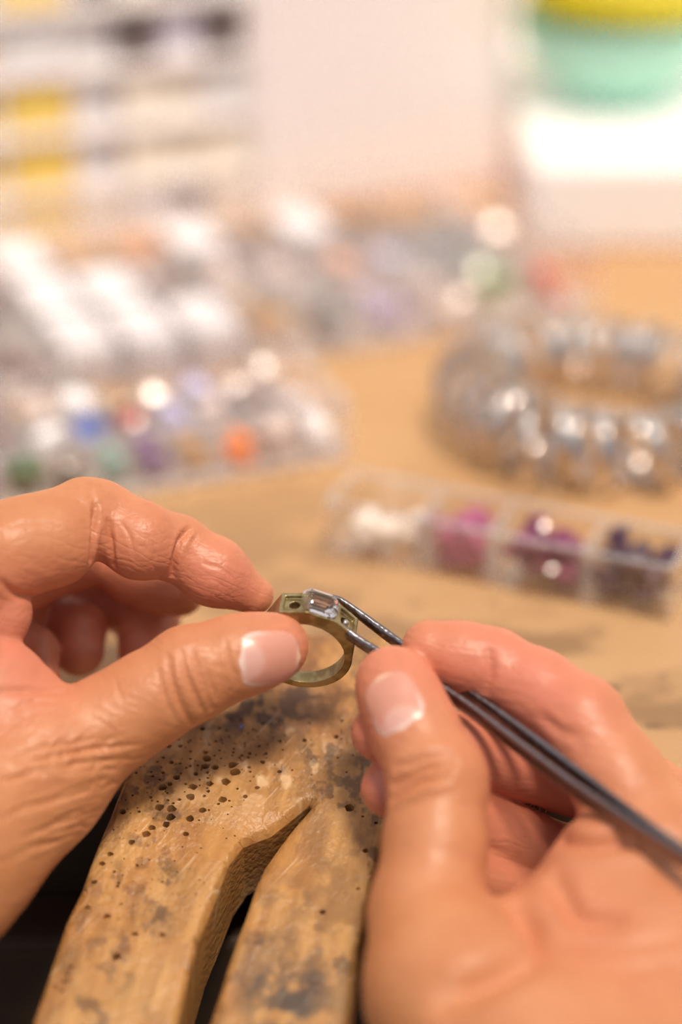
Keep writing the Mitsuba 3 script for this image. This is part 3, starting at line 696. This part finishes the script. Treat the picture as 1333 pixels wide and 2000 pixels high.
# --- front organiser tray
a, b = on_z(300, 962), on_z(682, 897)
ax = unit(a - b); ay = np.array([ax[1], -ax[0], 0.0])
if ay[1] < 0: ay = -ay
for n_, c_ in dict(orange=(0.85, 0.24, 0.06), brown=(0.42, 0.23, 0.09), violet=(0.16, 0.08, 0.25), teal=(0.25, 0.40, 0.38), black=(0.05, 0.035, 0.04), green=(0.03, 0.12, 0.06), plum=(0.12, 0.04, 0.12), red=(0.38, 0.06, 0.05),
                   lilac=(0.62, 0.58, 0.80), blue=(0.13, 0.19, 0.50), white=(0.92, 0.90, 0.90), pale=(0.72, 0.60, 0.55), slate=(0.22, 0.24, 0.28), leaf=(0.25, 0.38, 0.22), scarlet=(0.62, 0.05, 0.06), taupe=(0.30, 0.22, 0.21), peach=(0.75, 0.42, 0.28)).items(): gem_mat(n_, c_)
front_row = ['white', 'pale', 'orange', 'brown', 'violet', 'teal', 'black', 'green', 'plum', 'brown']
middle_row = ['pale', 'taupe', 'pale', 'lilac', 'red', 'blue', 'white', 'taupe', 'white', 'pale']
back_row = ['pale', 'pale', 'lilac', 'pale', 'brown', 'white', 'pale', 'taupe', 'pale', 'brown']
cells, zc = tray('stone_tray', 'small clear tray in front with three rows of coloured stones', b, ax, ay, [0.0130] * 10, [0.0200, 0.0200, 0.0200], 0.018, M_LINING, 0.6)
for i, col in enumerate(cells):
    for j, nm_ in enumerate((front_row[i], middle_row[i], back_row[i])):
        o, c, r = col[j]
        row = ('front', 'middle', 'back')[j]
        lab = f'{nm_} stone in {row} row of small front tray, {ORD[i]} cell from right end'
        stones(5, o, ax, ay, c, r, 0.0046 if nm_ != 'white' else 0.0052, GEMS[nm_], lab, f'{nm_} stone', f'{nm_} stones in the {ORD[i]} cell of the {row} row', zc)

# --- big organiser behind it
a, b = on_z(620, 698), on_z(1165, 612)
bx = unit(a - b); by = np.array([bx[1], -bx[0], 0.0])
if by[1] < 0: by = -by
BW, BD = [0.0215] * 14, [0.038, 0.038, 0.036]
cells, zc = tray('organiser_box', 'large clear compartment box behind the small tray, in front of the white rack', b, bx, by, BW, BD, 0.022, M_LINING, 0.7)
fill = {(0, 0): 'scarlet', (0, 1): 'pale', (0, 2): 'pale', (1, 0): 'leaf', (1, 1): 'slate', (1, 2): 'brown', (2, 0): 'pale', (2, 1): 'lilac', (2, 2): 'brown', (3, 0): 'lilac', (3, 1): 'peach', (4, 0): 'slate', (4, 1): 'pale',
        (4, 2): 'taupe', (5, 0): 'brown', (5, 1): 'pale', (6, 1): 'taupe', (6, 2): 'peach', (9, 0): 'taupe', (9, 1): 'taupe', (9, 2): 'brown', (11, 0): 'plum', (12, 1): 'taupe'}
paper = [(8, 0), (8, 1), (8, 2), (7, 0), (7, 1), (6, 0), (10, 1), (10, 0), (12, 0), (3, 2), (5, 2)]
where = {0: 'front', 1: 'middle', 2: 'back'}
for (i, j), nm_ in fill.items():
    o, c, r = cells[i][j]
    lab = f'{nm_} stone in {where[j]} row of large box, {ORD[i]} column from right end'
    stones(5, o, bx, by, c, r, 0.0058, GEMS[nm_], lab, f'{nm_} stone', f'{nm_} stones in the {ORD[i]} column of the {where[j]} row', zc)
pk = mikit.ply(tri(rounded_box(-0.5, 0.5, -0.5, 0.5, 0, 1, 0.12, 12)), M_PAPER, smooth=30)
for i, j in paper:
    o, c, r = cells[i][j]
    oo = o + bx * c / 2 + by * r / 2; oo[2] = zc
    single('paper_packet', pk, f'white paper packet in {where[j]} row of large box, {ORD[i]} column from right end', 'packet', 'white packets in the large box',
           T((frame(oo, bx, by, [0, 0, 1]) @ np.diag([c * .82, r * .88, 0.013, 1])).tolist()))
LX, LY = sum(BW), sum(BD)
hinge = b + by * (LY + 0.002); hinge[2] = TABLE + 0.024

# --- white pigeonhole rack behind the box
ro = hinge + by * 0.030 + bx * (-0.036); ro[2] = TABLE
RWD, RH, RD = 0.40, 0.150, 0.05
RK = frame(ro, bx, by, [0, 0, 1.0])
rk = thing('pigeonhole_rack', 'white shelf rack standing behind the large compartment box', 'shelf rack')
def on_rack(m): return moved(m, RK)
def rbox(x0, x1, y0, y1, z0, z1, r=0.0008): return on_rack(tri(rounded_box(x0, x1, y0, y1, z0, z1, r)))
DX = -0.018
zs = [0.0005, 0.0163, 0.0395, 0.0627, 0.0859, 0.1091, 0.1323]
SPLIT = 0.128 + DX
put('back_panel', mikit.ply(rbox(0, RWD, RD - 0.003, RD, 0.0005, RH), M_WHITE, smooth=30), rk)
put('front_panel', mikit.ply(rbox(0, SPLIT, 0, 0.003, 0.0005, RH), M_GRID, smooth=30), rk)
put('side_panel', mikit.ply(rbox(0, 0.003, 0.003, RD - 0.003, 0.0005, RH), M_WHITE, smooth=30), rk)
put('side_panel', mikit.ply(rbox(RWD - 0.003, RWD, 0, RD - 0.003, 0.0005, RH), M_WHITE, smooth=30), rk)
for x in (SPLIT, 0.1975 + DX, 0.2270 + DX, 0.2620 + DX): put('upright', mikit.ply(rbox(x, x + 0.003, 0.003, RD - 0.003, 0.0005, RH), M_WHITE, smooth=30), rk)
for z in zs: put('shelf', mikit.ply(rbox(SPLIT + 0.003, RWD - 0.003, 0.001, RD - 0.003, z, z + 0.0035), M_WHITE, smooth=30), rk)
mats = {'w': M_PAPER, 'l': M_LILAC, 't': M_TAUPE, 'y': M_YELLOWCARD, 'c': M_CREAM}
nmz = {'w': 'white', 'l': 'lilac', 't': 'taupe', 'y': 'yellow', 'c': 'cream'}
layout = ['ctwc  yyw', 'cccw  yyy', 'wccw  yyw', 'tltw  wyy', 'wtct  yyw', 'wtwc  ywy']
ordn = ['lowest', 'second', 'third', 'fourth', 'fifth', 'top']
for zi, rowc in enumerate(layout):
    xs = [SPLIT + 0.0045, 0.148 + DX, 0.1655 + DX, 0.182 + DX, None, None, 0.2015 + DX, 0.2310 + DX, 0.2660 + DX]
    ws = [0.0145, 0.0155, 0.0145, 0.0145, None, None, 0.0240, 0.0295, 0.0300]
    for ci, (ch, x, w) in enumerate(zip(rowc, xs, ws)):
        if ch == ' ': continue
        hh = (zs[zi + 1] - zs[zi] - 0.0040) * (0.90 if ch != 't' else 0.78)
        single('card_box', mikit.ply(rbox(x, x + w, 0.004 + 0.004 * (ci % 2), RD - 0.006, zs[zi] + 0.0036, zs[zi] + 0.0036 + hh), mats[ch], smooth=30),
               f'small {nmz[ch]} card box on {ordn[zi]} shelf of white rack, {ORD[ci - 2 * (ci > 5)]} from right', 'box', 'small card boxes in the white rack')

# --- mint bowl with a yellow dish in it, on the sill
bz = TABLE + 0.034
bo = on_z(1205, 205, bz); bo[2] = bz
aa = np.linspace(0.32, 1.45, 14)
bowl = lathe([(0, 0.0006), (0.012, 0.0006)] + [(0.043 * math.sin(t), 0.043 * (0.955 - math.cos(t))) for t in aa] + [(0.0405 * math.sin(t), 0.0015 + 0.0415 * (0.96 - math.cos(t))) for t in aa[::-1]] + [(0, 0.003)], 64)
bowl.apply_translation(bo + [0, 0.012, 0])
single('bowl', mikit.ply(bowl, M_MINT, smooth=40), 'mint green bowl on the white sill at the top right', 'bowl')
dish = lathe([(0, 0.0), (0.020, 0.0), (0.032, 0.005), (0.043, 0.015), (0.052, 0.030), (0.0540, 0.034), (0.0530, 0.0345), (0.042, 0.018), (0.031, 0.008), (0.018, 0.003), (0, 0.0025)], 64)
dish.apply_translation(bo + [0.004, 0.012, 0.0300])
single('dish', mikit.ply(dish, M_YELLOW, smooth=40), 'bright yellow dish set into the mint bowl', 'dish')
